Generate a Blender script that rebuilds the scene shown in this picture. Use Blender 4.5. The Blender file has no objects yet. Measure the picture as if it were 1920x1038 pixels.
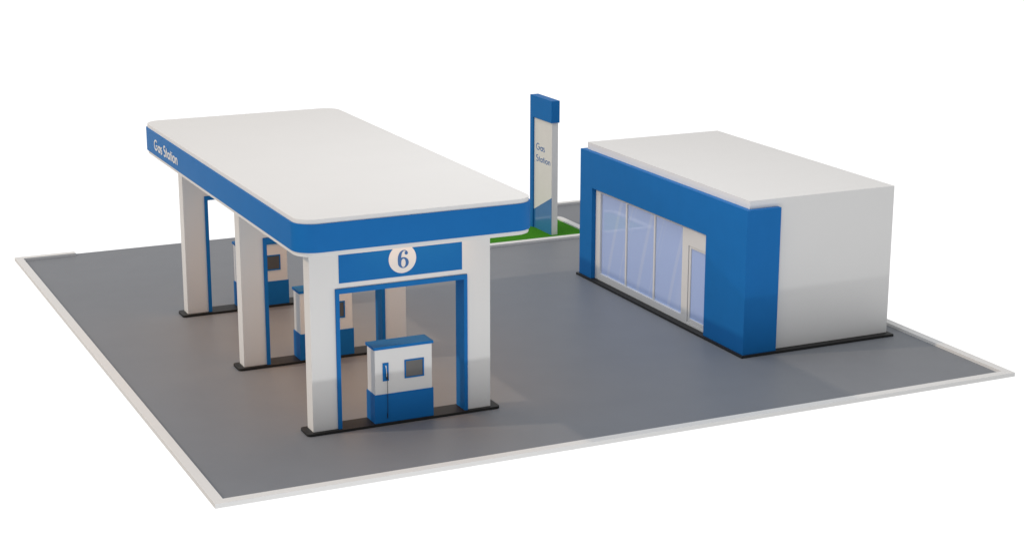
import bpy, bmesh, math
from mathutils import Vector, Matrix

S = bpy.context.scene
COL = S.collection
PI = math.pi

# ------------------------------------------------------------------ materials
def mat(name, base, rough=0.5, spec=0.5, coat=0.0, mottle=0.03, mscale=3.0, bump=0.0, bscale=60.0, metallic=0.0, base2=None):
    m = bpy.data.materials.new(name); m.use_nodes = True
    nt = m.node_tree; b = nt.nodes['Principled BSDF']
    b.inputs['Roughness'].default_value = rough
    b.inputs['Metallic'].default_value = metallic
    b.inputs['Specular IOR Level'].default_value = spec
    b.inputs['Coat Weight'].default_value = coat
    b.inputs['Coat Roughness'].default_value = 0.03
    tc = nt.nodes.new('ShaderNodeTexCoord')
    n = nt.nodes.new('ShaderNodeTexNoise'); n.inputs['Scale'].default_value = mscale; n.inputs['Detail'].default_value = 6
    r = nt.nodes.new('ShaderNodeValToRGB')
    lo = [c * (1 - mottle) for c in base]; hi = [min(1, c * (1 + mottle)) for c in (base2 or base)]
    r.color_ramp.elements[0].color = (*lo, 1); r.color_ramp.elements[1].color = (*hi, 1)
    r.color_ramp.elements[0].position = 0.3; r.color_ramp.elements[1].position = 0.7
    nt.links.new(tc.outputs['Object'], n.inputs['Vector']); nt.links.new(n.outputs['Fac'], r.inputs['Fac'])
    nt.links.new(r.outputs['Color'], b.inputs['Base Color'])
    if bump:
        n2 = nt.nodes.new('ShaderNodeTexNoise'); n2.inputs['Scale'].default_value = bscale; n2.inputs['Detail'].default_value = 4
        bp = nt.nodes.new('ShaderNodeBump'); bp.inputs['Strength'].default_value = bump; bp.inputs['Distance'].default_value = 0.02
        nt.links.new(tc.outputs['Object'], n2.inputs['Vector']); nt.links.new(n2.outputs['Fac'], bp.inputs['Height'])
        nt.links.new(bp.outputs['Normal'], b.inputs['Normal'])
    return m

M = {}
M['white'] = mat('white_paint', (0.795, 0.792, 0.785), rough=0.55, spec=0.2, mottle=0.006, mscale=0.6, bump=0.0)
M['blue'] = mat('blue_paint', (0.014, 0.164, 0.475), rough=0.4, spec=0.05, mottle=0.02, mscale=1.5, bump=0.05, bscale=45)
M['asphalt'] = mat('grey_asphalt', (0.217, 0.229, 0.252), rough=0.45, spec=0.2, mottle=0.02, mscale=0.7, bump=0.1, bscale=30)
M['black'] = mat('black_rubber', (0.012, 0.012, 0.012), rough=0.55, spec=0.4, mottle=0.1, mscale=8)
M['grass'] = mat('green_turf', (0.055, 0.25, 0.016), rough=0.95, spec=0.05, mottle=0.35, mscale=22, bump=0.8, bscale=70)
M['screen'] = mat('dark_screen', (0.075, 0.073, 0.070), rough=0.30, spec=0.9, mottle=0.05)
M['metal'] = mat('bright_metal', (0.85, 0.85, 0.85), rough=0.3, metallic=0.3)
M['pane_white'] = mat('sign_panel_cream', (0.84, 0.83, 0.80), rough=0.35, coat=0.6, mottle=0.01)
M['pane_blue'] = mat('sign_panel_blue', (0.035, 0.19, 0.47), rough=0.35, coat=0.8, mottle=0.02)
M['ink'] = mat('blue_lettering', (0.03, 0.14, 0.40), rough=0.5)

def glass_mat():
    """pale blue shop glass carrying slanted printed light streaks"""
    m = bpy.data.materials.new('pale_blue_glass'); m.use_nodes = True
    nt = m.node_tree; b = nt.nodes['Principled BSDF']; N = nt.nodes.new; L = nt.links.new
    b.inputs['Roughness'].default_value = 0.25
    b.inputs['Coat Weight'].default_value = 1.0; b.inputs['Coat Roughness'].default_value = 0.0
    tc = N('ShaderNodeTexCoord'); sx = N('ShaderNodeSeparateXYZ'); L(tc.outputs['Object'], sx.inputs[0])
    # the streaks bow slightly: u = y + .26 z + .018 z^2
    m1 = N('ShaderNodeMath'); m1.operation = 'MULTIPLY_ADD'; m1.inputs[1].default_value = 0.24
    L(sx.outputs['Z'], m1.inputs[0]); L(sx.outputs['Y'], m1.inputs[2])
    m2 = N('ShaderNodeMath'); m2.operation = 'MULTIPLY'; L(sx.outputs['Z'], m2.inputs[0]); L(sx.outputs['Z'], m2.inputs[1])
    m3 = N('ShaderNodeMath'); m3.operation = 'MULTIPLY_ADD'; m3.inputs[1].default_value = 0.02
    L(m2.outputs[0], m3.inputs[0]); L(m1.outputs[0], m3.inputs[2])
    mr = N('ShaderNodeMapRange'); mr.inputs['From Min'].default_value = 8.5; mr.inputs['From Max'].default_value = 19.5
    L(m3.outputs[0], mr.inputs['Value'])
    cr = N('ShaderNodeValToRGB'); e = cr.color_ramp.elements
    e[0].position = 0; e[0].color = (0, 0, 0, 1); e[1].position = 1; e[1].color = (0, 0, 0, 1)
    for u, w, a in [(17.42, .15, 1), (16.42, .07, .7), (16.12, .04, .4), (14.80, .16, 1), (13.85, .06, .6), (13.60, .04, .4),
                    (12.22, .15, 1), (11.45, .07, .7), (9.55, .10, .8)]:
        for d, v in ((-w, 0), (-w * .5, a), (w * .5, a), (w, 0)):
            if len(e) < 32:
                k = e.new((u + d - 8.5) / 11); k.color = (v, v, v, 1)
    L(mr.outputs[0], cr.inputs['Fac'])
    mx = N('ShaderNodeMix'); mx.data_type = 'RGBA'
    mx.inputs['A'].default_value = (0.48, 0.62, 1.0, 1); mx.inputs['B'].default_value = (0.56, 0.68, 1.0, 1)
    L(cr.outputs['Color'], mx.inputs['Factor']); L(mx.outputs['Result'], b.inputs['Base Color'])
    return m
M['glass'] = glass_mat()

# ------------------------------------------------------------------ mesh helpers
def box(bm, x0, x1, y0, y1, z0, z1):
    v = [bm.verts.new(p) for p in ((x0,y0,z0),(x1,y0,z0),(x1,y1,z0),(x0,y1,z0),(x0,y0,z1),(x1,y0,z1),(x1,y1,z1),(x0,y1,z1))]
    for f in ((0,3,2,1),(4,5,6,7),(0,1,5,4),(1,2,6,5),(2,3,7,6),(3,0,4,7)):
        bm.faces.new([v[i] for i in f])

def rrect(x0, x1, y0, y1, r, n=12):
    pts = []
    for cx, cy, a0 in ((x1-r, y0+r, -PI/2), (x1-r, y1-r, 0), (x0+r, y1-r, PI/2), (x0+r, y0+r, PI)):
        for i in range(n+1):
            a = a0 + PI/2*i/n; pts.append((cx + r*math.cos(a), cy + r*math.sin(a)))
    return pts

def island(x0, x1, y0, y1, r, n=12):
    """square front corners, rounded back corners"""
    q = rrect(x0, x1, y0, y1, r, n)
    return [(x1, y0)] + q[n+1:3*(n+1)] + [(x0, y0)]

def prism(bm, pts, z0, z1, f=lambda x, y, z: (x, y, z)):
    """closed outline extruded along z; f maps local axes to the world"""
    lo = [bm.verts.new(f(x, y, z0)) for x, y in pts]; hi = [bm.verts.new(f(x, y, z1)) for x, y in pts]
    n = len(pts)
    bm.faces.new(hi); bm.faces.new(lo[::-1])
    for i in range(n): bm.faces.new((lo[i], lo[(i+1)%n], hi[(i+1)%n], hi[i]))

def ring(bm, outer, inner, z0, z1, f=lambda x, y, z: (x, y, z)):
    n = len(outer)
    V = [[bm.verts.new(f(x, y, z)) for x, y in P] for P in (outer, inner) for z in (z0, z1)]
    ol, oh, il, ih = V
    for i in range(n):
        j = (i+1) % n
        bm.faces.new((ol[i], ol[j], oh[j], oh[i])); bm.faces.new((il[j], il[i], ih[i], ih[j]))
        bm.faces.new((oh[i], oh[j], ih[j], ih[i])); bm.faces.new((ol[j], ol[i], il[i], il[j]))

def obj(name, bm, m, parent=None, bevel=0.0, smooth=False):
    bmesh.ops.recalc_face_normals(bm, faces=bm.faces)
    me = bpy.data.meshes.new(name); bm.to_mesh(me); bm.free()
    o = bpy.data.objects.new(name, me); COL.objects.link(o)
    me.materials.append(M[m])
    if parent is not None:
        o.parent = parent
        o.location = -Vector(root_loc(parent))          # parts are modelled in world coordinates
    if bevel:
        b = o.modifiers.new('bevel', 'BEVEL'); b.width = bevel; b.segments = 2; b.limit_method = 'ANGLE'; b.angle_limit = math.radians(40)
        b.harden_normals = True
    if smooth or bevel:
        for p in me.polygons: p.use_smooth = True
        if not bevel:
            me.set_sharp_from_angle(angle=math.radians(35))
    return o

def root_loc(o):
    l = Vector((0, 0, 0))
    while o is not None:
        l += o.location; o = o.parent
    return l

def thing(name, label, cat, loc, group=None):
    o = bpy.data.objects.new(name, None); COL.objects.link(o)
    o.location = loc; o.empty_display_size = 0.3
    o['label'] = label; o['category'] = cat
    if group: o['group'] = group
    return o

def tag(o, label, cat, group=None):
    o['label'] = label; o['category'] = cat
    if group: o['group'] = group
    return o

def struct(o, label=None, kind='structure'):
    o['kind'] = kind
    if label: o['label'] = label
    return o

def B(*boxes):
    bm = bmesh.new()
    for b in boxes: box(bm, *b)
    return bm

# ------------------------------------------------------------------ lettering (strokes)
def arc(cx, cy, r, a0, a1, n=18, ry=None):
    ry = ry or r
    return [(cx + r*math.cos(math.radians(a0+(a1-a0)*i/n)), cy + ry*math.sin(math.radians(a0+(a1-a0)*i/n))) for i in range(n+1)]

GL = {
 'G': ([arc(.52,.5,.45,48,360) + [(.97,.46),(.56,.46)]], 1.12),
 'a': ([arc(.34,.305,.255,0,360,24), [(.62,0),(.62,.61)]], .80),
 's': ([arc(.19,.45,.125,35,270,12) + arc(.19,.165,.155,90,-140,12)], .45),
 'S': ([arc(.29,.74,.215,35,270,14) + arc(.29,.265,.26,90,-145,14)], .68),
 't': ([[(.17,0),(.17,.86)], [(.02,.56),(.33,.56)]], .40),
 'i': ([[(.12,0),(.12,.60)], [(.12,.75),(.12,.86)]], .27),
 'o': ([arc(.34,.305,.275,0,360,24)], .76),
 'n': ([[(.12,0),(.12,.61)], arc(.32,.34,.20,180,0,12,ry=.225) + [(.52,0)]], .66),
 ' ': ([], .42),
}
def ribbon(bm, pts, ws, d0, d1, f):
    closed = (Vector(pts[0]) - Vector(pts[-1])).length < 1e-6
    if closed: pts = pts[:-1]; ws = ws[:len(pts)]
    n = len(pts); A = []; C = []
    for i, p in enumerate(pts):
        p = Vector(p)
        a = Vector(pts[i-1]) if (i > 0 or closed) else None
        c = Vector(pts[(i+1) % n]) if (i < n-1 or closed) else None
        t1 = (p-a).normalized() if a is not None else None
        t2 = (c-p).normalized() if c is not None else None
        t1 = t1 or t2; t2 = t2 or t1
        n1 = Vector((-t1.y, t1.x)); n2 = Vector((-t2.y, t2.x)); nn = (n1+n2)
        nn = nn.normalized() if nn.length > .2 else n1
        k = ws[i]/2/max(.5, nn.dot(n1))
        A.append(tuple(p+nn*k)); C.append(tuple(p-nn*k))
    if closed: ring(bm, A, C, d0, d1, f)
    else:
        for i in range(n-1):
            q = [A[i], A[i+1], C[i+1], C[i]]
            prism(bm, q, d0, d1, f)

def lettering(bm, word, w, f, wy=None):
    """word in cap heights; f maps (u, v, depth) to the world; scaled to fit by f"""
    x = 0; k = 0
    for ch in word:
        st, adv = GL[ch]
        for s in st:
            k += 1
            ribbon(bm, [(px + x, py) for px, py in s], [w]*len(s), 0, 1 + 0.15*(k % 3), f)
        x += adv
    return x
def text_width(word): return sum(GL[c][1] for c in word)

# ------------------------------------------------------------------ ground
W, D, K = 30.0, 32.45, 0.3385
ZK, ZB = 0.1133, -0.036
o = obj('forecourt_pavement', B((0.01, W-0.01, 0.01, D-0.01, ZB+0.001, 0.0)), 'asphalt')
struct(o, 'grey asphalt forecourt of the station')
bm = bmesh.new()
prism(bm, [(0,0),(W,0),(W,D),(27.3,D),(27.3,D-K),(W-K,D-K),(W-K,K),(K,K),(K,D-K),(2.704,D-K),(2.704,D),(0,D)], ZB, ZK)
o = obj('kerb', bm, 'white', bevel=0.004); struct(o, 'white kerb round the edge of the forecourt')
IX0, IX1, IY0, IY1, IK = 15.42, 26.264, 25.48, 29.78, 0.36
bm = bmesh.new()
ring(bm, island(IX0, IX1, IY0, IY1, .60), island(IX0+IK, IX1-IK, IY0+IK, IY1-IK, .24), 0.0, ZK)
o = obj('island_kerb', bm, 'white', bevel=0.004); struct(o, 'white kerb round the grass island')
bm = bmesh.new()
prism(bm, island(IX0+IK-.01, IX1-IK+.01, IY0+IK-.01, IY1-IK+.01, .25), 0.002, 0.045)
o = obj('grass', bm, 'grass'); struct(o, 'flat green grass of the sign island', 'stuff')

# ------------------------------------------------------------------ canopy with its three portals
SP = 7.7305
ZI = 0.0923
PX0, PX1, PY0, PD, PW = 4.7027, 11.1175, 4.7321, 0.5784, 0.8645
CX0, CX1, CY0, CY1 = 3.5528, 11.7022, 2.2812, 21.5809
canopy = thing('station_canopy', 'long white flat roof with rounded corners and blue fascia on three white portals', 'canopy',
               ((PX0+PX1)/2, (CY0+CY1)/2, 0))
R = 0.72
ci = 0.055
bm = bmesh.new(); prism(bm, rrect(CX0+ci, CX1-ci, CY0+ci, CY1-ci, R-ci), 7.705, 7.8557); obj('roof_slab', bm, 'white', canopy, bevel=0.01)
bm = bmesh.new(); prism(bm, rrect(CX0, CX1, CY0, CY1, R), 6.8107, 7.7098-.004); fascia = obj('fascia', bm, 'blue', canopy, bevel=0.006)
bm = bmesh.new(); prism(bm, rrect(CX0+ci, CX1-ci, CY0+ci, CY1-ci, R-ci), 6.673, 6.812); obj('soffit_slab', bm, 'white', canopy, bevel=0.006)
# fascia lettering on the long left side
word = 'Gas Station'; y_start, y_end = 19.71, 16.28
sc = (y_start - y_end) / (text_width(word) - .10)
u0 = 0
for wd in ('Gas', 'Station'):
    bm = bmesh.new()
    lettering(bm, wd, .155, lambda u, v, d: (CX0 - 0.002 - 0.012*d, y_start - (u+u0)*sc, 7.045 + v*0.41))
    obj('lettering', bm, 'white', fascia)
    u0 = text_width('Gas ')

def portal(i):
    y = PY0 + i*SP; y1 = y + PD
    zt = 6.673 - .001; zf = 4.8876; fw = 0.130; fp = 0.068
    xa, xb = PX0+PW, PX1-PW
    bm = bmesh.new()
    # one wall with a doorway cut in it: outline in x-z extruded along y
    prism(bm, [(PX0, ZI), (xa, ZI), (xa, zf), (xb, zf), (xb, ZI), (PX1, ZI), (PX1, zt), (PX0, zt)], y, y1, lambda a, b, c: (a, c, b))
    p = obj('portal', bm, 'white', canopy, bevel=0.006)
    bm = bmesh.new()
    g = 0.0015
    prism(bm, [(xa+g, ZI), (xa+fw, ZI), (xa+fw, zf-.165), (xb-fw, zf-.165), (xb-fw, ZI), (xb-g, ZI), (xb-g, zf-g), (xa+g, zf-g)],
          y-fp, y1+fp, lambda a, b, c: (a, c, b))
    obj('portal_frame', bm, 'blue', p, bevel=0.004)
    obj('sign_panel', B((5.7137, 10.0826, y-.012, y-.001, 5.0646, 6.0139)), 'blue', p)
    if i == 0:
        bm = bmesh.new()
        prism(bm, arc(7.94, 5.665, .486, 0, 352.5, 47), y-.02, y-.0125, lambda a, b, c: (a, c, b))
        obj('number_disc', bm, 'white', p)
        bm = bmesh.new()
        k = .00160; X0, Z0 = 7.965, 5.655
        F = lambda a, b, c: (X0 + (a-637)*k, c, Z0 - (b-500)*k)
        ring(bm, arc(638, 577, 120, 0, 352.5, 47, ry=-114), arc(640, 584, 50, 0, 352.5, 47, ry=-92), y-.028, y-.0205, F)
        st = [(557,575,76),(553,540,74),(553,500,74),(557,450,72),(568,405,64),(585,368,52),(606,342,38),(630,325,24),(655,319,16),(682,322,16),(704,334,18),(722,352,22)]
        ribbon(bm, [(a, b) for a, b, c in st], [c for a, b, c in st], y-.0285, y-.0207, F)
        prism(bm, arc(706, 378, 36, 0, 345, 23), y-.029, y-.0209, F)
        obj('number', bm, 'ink', p)
for i in range(3): portal(i)

# ------------------------------------------------------------------ islands under the portals
isl_lab = ['low black island base under the front portal and its pump',
           'low black island base under the middle portal and its pump',
           'low black island base under the rear portal, farthest from the front kerb']
for i in range(3):
    y = 4.5807 + i*SP
    bm = bmesh.new(); prism(bm, rrect(4.4655, 11.4312, y, y+.85, .13, 6), 0.0, ZI)
    o = obj('pump_island', bm, 'black', bevel=0.012); tag(o, isl_lab[i], 'pump island', 'black islands under the canopy')

# ------------------------------------------------------------------ pumps
def pump():
    QX0, QX1, QY0, QY1 = 6.8823, 8.9304, 4.6706, 5.381
    t = thing('fuel_pump', 'x', 'fuel pump', ((QX0+QX1)/2, (QY0+QY1)/2, ZI), 'fuel pumps in the canopy portals')
    obj('body', B((QX0, QX1, QY0, QY1, 1.09-.01, 2.66)), 'white', t, bevel=0.006)
    l = .036
    obj('lower_cabinet', B((QX0-l, QX1+l, QY0-l, QY1+l, ZI+.001, 1.09)), 'blue', t, bevel=0.006)
    q = .046
    obj('top_cap', B((QX0-q, QX1+q, QY0-q, QY1+q, 2.655, 2.751)), 'blue', t, bevel=0.006)
    sa, sb, sc_, sd = 7.935, 8.634, 1.551, 2.193; yy = QY0
    bm = bmesh.new(); fr = .045
    ring(bm, [(sa, sc_), (sb, sc_), (sb, sd), (sa, sd)], [(sa+fr, sc_+fr), (sb-fr, sc_+fr), (sb-fr, sd-fr), (sa+fr, sd-fr)],
         yy-.03, yy-.001, lambda a, b, c: (a, c, b))
    obj('screen_frame', bm, 'blue', t)
    obj('screen', B((sa+fr-.002, sb-fr+.002, yy-.010, yy-.0015, sc_+fr-.002, sd-fr+.002)), 'screen', t)
    h = obj('nozzle_holder', B((7.152, 7.363, yy-.03, yy-.001, 1.548, 2.179)), 'blue', t, bevel=0.004)
    # nozzle: bright spout curving down into a dark grip
    def tube(bm, pts, rs, n=10):
        prev = None
        for (p, r) in zip(pts, rs):
            p = Vector(p); rv = [bm.verts.new(p + Vector((r*math.cos(2*PI*i/n), r*math.sin(2*PI*i/n), 0))) for i in range(n)]
            if prev:
                for i in range(n): bm.faces.new((prev[i], prev[(i+1)%n], rv[(i+1)%n], rv[i]))
            else: bm.faces.new(rv[::-1])
            prev = rv
        bm.faces.new(prev)
    Y = yy-.075
    bm = bmesh.new()
    tube(bm, [(7.250,yy-.03,2.10),(7.249,Y+.02,2.095),(7.250,Y,2.06),(7.256,Y,1.99),(7.262,Y-.01,1.93),(7.262,Y-.02,1.72)],
         [.018,.022,.020,.010,.009,.007])
    obj('nozzle_spout', bm, 'metal', h, smooth=True)
    bm = bmesh.new()
    tube(bm, [(7.262,Y,1.985),(7.272,Y,1.92),(7.280,Y,1.86),(7.286,Y,1.80),(7.288,Y,1.70),(7.290,Y,1.62),(7.298,Y,1.60)],
         [.008,.014,.018,.034,.036,.028,.010])
    obj('nozzle_grip', bm, 'black', h, smooth=True)
    bm = bmesh.new()
    tube(bm, [(7.298,Y,1.62),(7.296,Y,1.2),(7.294,yy-.075,.8),(7.292,yy-.07,.45),(7.288,yy-.065,.40)], [.009,.009,.009,.009,.010])
    tube(bm, [(7.288,yy-.065,.41),(7.286,yy-.062,.30),(7.288,yy-.055,.24)], [.015,.017,.008])
    obj('hose', bm, 'black', h, smooth=True)
    return t
def copy_tree(o, parent=None):
    c = o.copy(); COL.objects.link(c); c.parent = parent
    for ch in [x for x in list(bpy.data.objects) if x.parent == o]: copy_tree(ch, c)
    return c
p0 = pump()
p0['label'] = 'white and blue fuel pump with nozzle and hose in full view under the number 6'
for i, lab in ((1, 'white and blue fuel pump inside the middle portal, partly behind the front pillar'),
               (2, 'white and blue fuel pump inside the rear portal, seen past the middle pillar')):
    c = copy_tree(p0); c.location.y += i*SP; c['label'] = lab

# ------------------------------------------------------------------ shop
GX0, GX1, GY0, GY1, GO, GB = 22.3471, 28.871, 6.2353, 19.2164, 0.2269, 0.1076
shop = thing('shop_building', 'white flat-roofed shop with a blue front and tall pale blue windows', 'shop', ((GX0+GX1)/2, (GY0+GY1)/2, 0))
obj('plinth', B((GX0-GO-GB, GX1+GB, GY0-GO-GB, GY1+GO+GB, 0.0, ZI)), 'black', shop, bevel=0.006)
WY0, WY1, WZ1 = 8.8867, 18.3268, 4.1033
bm = bmesh.new()
rec = GX0 + .30
prism(bm, [(GX0, GY0), (GX1, GY0), (GX1, GY1), (GX0, GY1)], WZ1+.02, 5.9494)
prism(bm, [(GX0, GY0), (GX1, GY0), (GX1, GY1), (GX0, GY1), (GX0, WY1+.02), (rec, WY1+.02), (rec, WY0-.02), (GX0, WY0-.02)], ZI+.001, WZ1+.02)
obj('wall', bm, 'white', shop)
bm = bmesh.new()
fx = GX0-GO; st = GX0+1.2432; zt = 5.6465; g = .002
# front sheet with its opening (outline in y-z, extruded along x) and the returns on both ends
prism(bm, [(GY0-GO, ZI), (WY0, ZI), (WY0, WZ1), (WY1, WZ1), (WY1, ZI), (GY1+GO, ZI), (GY1+GO, zt), (GY0-GO, zt)], fx, GX0-g, lambda a, b, c: (c, a, b))
box(bm, GX0-g, st, GY0-GO, GY0-g, ZI, zt); box(bm, GX0-g, st, GY1+g, GY1+GO, ZI, zt)
bmesh.ops.remove_doubles(bm, verts=bm.verts, dist=1e-5)
obj('facade', bm, 'blue', shop)
# shop front: white frame with three panes and a door
fxw = 22.312; fxb = rec - .012
def frame_ring(bm, o4, i4, x0, x1):
    (a, b, c, d), (e, f_, g_, h) = o4, i4
    ring(bm, [(a, c), (b, c), (b, d), (a, d)], [(e, g_), (f_, g_), (f_, h), (e, h)], x0, x1, lambda p, q, r: (r, p, q))
wf = bmesh.new()
frame_ring(wf, (10.955, 18.322, ZI+.002, 4.098), (10.957, 17.90, .385, 3.955), fxw, fxb)
obj('window_frame', wf, 'white', shop, bevel=0.004)
for a, b in ((15.61, 15.715), (13.215, 13.32)):
    obj('mullion', B((fxw+.04, fxw+.12, a, b, .386, 3.954)), 'white', shop, bevel=0.004)
for a, b in ((15.716, 17.899), (13.321, 15.609), (10.958, 13.214)):
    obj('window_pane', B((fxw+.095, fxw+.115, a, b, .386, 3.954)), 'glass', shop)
bm = bmesh.new()   # white surround of the door
frame_ring(bm, (8.8885, 10.953, ZI+.002, 4.098), (8.93, 10.49, ZI+.10, 3.32), fxw, fxb)
obj('door_surround', bm, 'white', shop)
bm = bmesh.new()
frame_ring(bm, (8.945, 10.465, ZI+.115, 3.30), (9.05, 10.335, .36, 3.225), fxw+.03, fxw+.12)
dr = obj('door', bm, 'white', shop, bevel=0.004)
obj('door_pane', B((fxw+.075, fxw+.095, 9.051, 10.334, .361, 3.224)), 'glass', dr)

# ------------------------------------------------------------------ sign pylon
zg = .045
py = thing('sign_pylon', 'tall pylon sign with blue cap and cream panel standing on the grass island', 'sign', (24.3, 27.4, zg))
bm = bmesh.new()
prism(bm, [(26.286, 5.4763), (28.283, 5.4763), (28.283, zg-.01), (28.609, zg-.01), (28.609, 6.5238), (26.286, 6.5238)], 24.098, 24.530, lambda a, b, c: (c, a, b))
obj('sign_frame', bm, 'blue', py, bevel=0.006)
obj('sign_body', B((24.186, 24.4974, 26.375, 28.282, zg-.01, 5.475)), 'white', py)
def face(bm, pts): prism(bm, pts, 24.174, 24.1855, lambda a, b, c: (c, a, b))
bm = bmesh.new(); face(bm, [(26.376, 1.856), (28.281, .948), (28.281, 5.474), (26.376, 5.474)]); fp_ = obj('face_panel', bm, 'pane_white', py)
bm = bmesh.new(); face(bm, [(26.376, zg), (28.281, zg), (28.281, .944), (26.376, 1.852)]); obj('lower_panel', bm, 'pane_blue', py)
bm = bmesh.new()
s1 = (28.05-27.13) / (text_width('Gas') - .08)
lettering(bm, 'Gas', .135, lambda u, v, d: (24.1735 - .003*d, 28.075 - u*s1, 3.93 + v*.335))
obj('lettering', bm, 'ink', fp_)
bm = bmesh.new()
s2 = (28.05-26.53) / (text_width('Station') - .10)
lettering(bm, 'Station', .14, lambda u, v, d: (24.1735 - .003*d, 28.065 - u*s2, 3.385 + v*.31))
obj('lettering', bm, 'ink', fp_)

# ------------------------------------------------------------------ world: white studio surround, soft cooler overhead
w = bpy.data.worlds.new('World'); S.world = w; w.use_nodes = True
nt = w.node_tree; bg = nt.nodes['Background']
N = nt.nodes.new; L = nt.links.new
tc = N('ShaderNodeTexCoord')
SBV = .48
def ramp(src, lo, hi):
    m = N('ShaderNodeMapRange'); m.interpolation_type = 'SMOOTHSTEP'
    m.inputs['From Min'].default_value = lo; m.inputs['From Max'].default_value = hi
    L(src, m.inputs['Value']); return m.outputs[0]
def mixc(fac, a, b):
    m = N('ShaderNodeMix'); m.data_type = 'RGBA'; L(fac, m.inputs['Factor'])
    for k, v in (('A', a), ('B', b)):
        if isinstance(v, tuple): m.inputs[k].default_value = (*v, 1)
        else: L(v, m.inputs[k])
    return m.outputs['Result']
sx = N('ShaderNodeSeparateXYZ'); L(tc.outputs['Generated'], sx.inputs[0])
# a white backdrop stands behind the model; the rest of the studio is greyer, with a soft ceiling of light
dp = N('ShaderNodeVectorMath'); dp.operation = 'DOT_PRODUCT'; dp.inputs[1].default_value = (0.425, 0.905, 0)
L(tc.outputs['Generated'], dp.inputs[0])
back = ramp(dp.outputs['Value'], .73, .79)
up = ramp(sx.outputs['Z'], -.01, .04)
up2 = ramp(sx.outputs['Z'], .02, .12)
fr = N('ShaderNodeVectorMath'); fr.operation = 'DOT_PRODUCT'; fr.inputs[1].default_value = (-0.42, 0.907, 0.0)
L(tc.outputs['Generated'], fr.inputs[0])
side = ramp(fr.outputs['Value'], -.75, .75)            # 0 towards the viewer, 1 behind the model
ceiling = mixc(side, (.36, .362, .366), (.56, .56, .56))
near = ramp(sx.outputs['Z'], -.70, -.15)                 # the floor is brighter towards the horizon
floor_ = mixc(side, mixc(near, (.12, .12, .12), (1.45, 1.45, 1.45)), (.20, .20, .20))
studio = mixc(up, floor_, ceiling)
m1 = N('ShaderNodeMath'); m1.operation = 'MULTIPLY_ADD'; m1.inputs[1].default_value = -1; m1.inputs[2].default_value = 1; L(up2, m1.inputs[0])
m2 = N('ShaderNodeMath'); m2.operation = 'MULTIPLY'; L(m1.outputs[0], m2.inputs[0]); L(back, m2.inputs[1])
# one very large soft light high up behind and to the left
lb = N('ShaderNodeVectorMath'); lb.operation = 'DOT_PRODUCT'; lb.inputs[1].default_value = Vector((-.40, .30, .86)).normalized()
L(tc.outputs['Generated'], lb.inputs[0])
sb = mixc(ramp(lb.outputs['Value'], .50, 1.0), (0, 0, 0), (SBV * .98, SBV, SBV * 1.05))
ad = N('ShaderNodeMix'); ad.data_type = 'RGBA'; ad.blend_type = 'ADD'; ad.inputs['Factor'].default_value = 1
L(studio, ad.inputs['A']); L(sb, ad.inputs['B'])
L(mixc(m2.outputs[0], ad.outputs['Result'], (1.10, 1.10, 1.10)), bg.inputs['Color'])
bg.inputs['Strength'].default_value = 1.005

# ------------------------------------------------------------------ lamps
def lamp(name, kind, loc, power, col, **kw):
    l = bpy.data.lights.new(name, kind); l.energy = power; l.color = col
    for a, b in kw.items(): setattr(l, a, b)
    o = bpy.data.objects.new(name, l); COL.objects.link(o); o.location = loc
    return o
lamp('warm_key_lamp', 'POINT', (-100, 36, 83), 225000, (1.0, .80, .60), shadow_soft_size=1.2)
lamp('low_front_lamp', 'POINT', (5, -16, -5.74), 3100, (1.0, 1.0, 1.0), shadow_soft_size=.25)
lamp('top_softbox', 'AREA', (15.5, 6.5, 26), 950, (.93, .97, 1.0), shape='DISK', size=13)
lamp('under_canopy_fill', 'AREA', (8.3, 12.0, 6.6), 300, (1.0, .50, .17), shape='RECTANGLE', size=3.6, size_y=16, spread=math.radians(125))  # added warm fill for the bays; the canopy shows no light fitting

# ------------------------------------------------------------------ camera
cam = bpy.data.cameras.new('camera'); co = bpy.data.objects.new('camera', cam); COL.objects.link(co)
yaw, pit, rol, f = -0.438961, -0.261091, 0.0016645, 3379.5905
F = Vector((math.cos(pit)*-math.sin(yaw), math.cos(pit)*math.cos(yaw), math.sin(pit)))
Rr = F.cross(Vector((0, 0, 1))).normalized(); U = Rr.cross(F)
R2 = Rr*math.cos(rol) + U*math.sin(rol); U2 = -Rr*math.sin(rol) + U*math.cos(rol)
co.matrix_world = Matrix(((R2.x, U2.x, -F.x, -13.24076), (R2.y, U2.y, -F.y, -48.89104), (R2.z, U2.z, -F.z, 20.41862), (0, 0, 0, 1)))
cam.sensor_width = 36; cam.lens = f/1920*36; cam.clip_start = .5; cam.clip_end = 500
S.camera = co
S.view_settings.view_transform = 'Standard'; S.view_settings.look = 'None'
S.view_settings.exposure = 0.07; S.view_settings.gamma = 1
S.render.resolution_x = 1024; S.render.resolution_y = 553
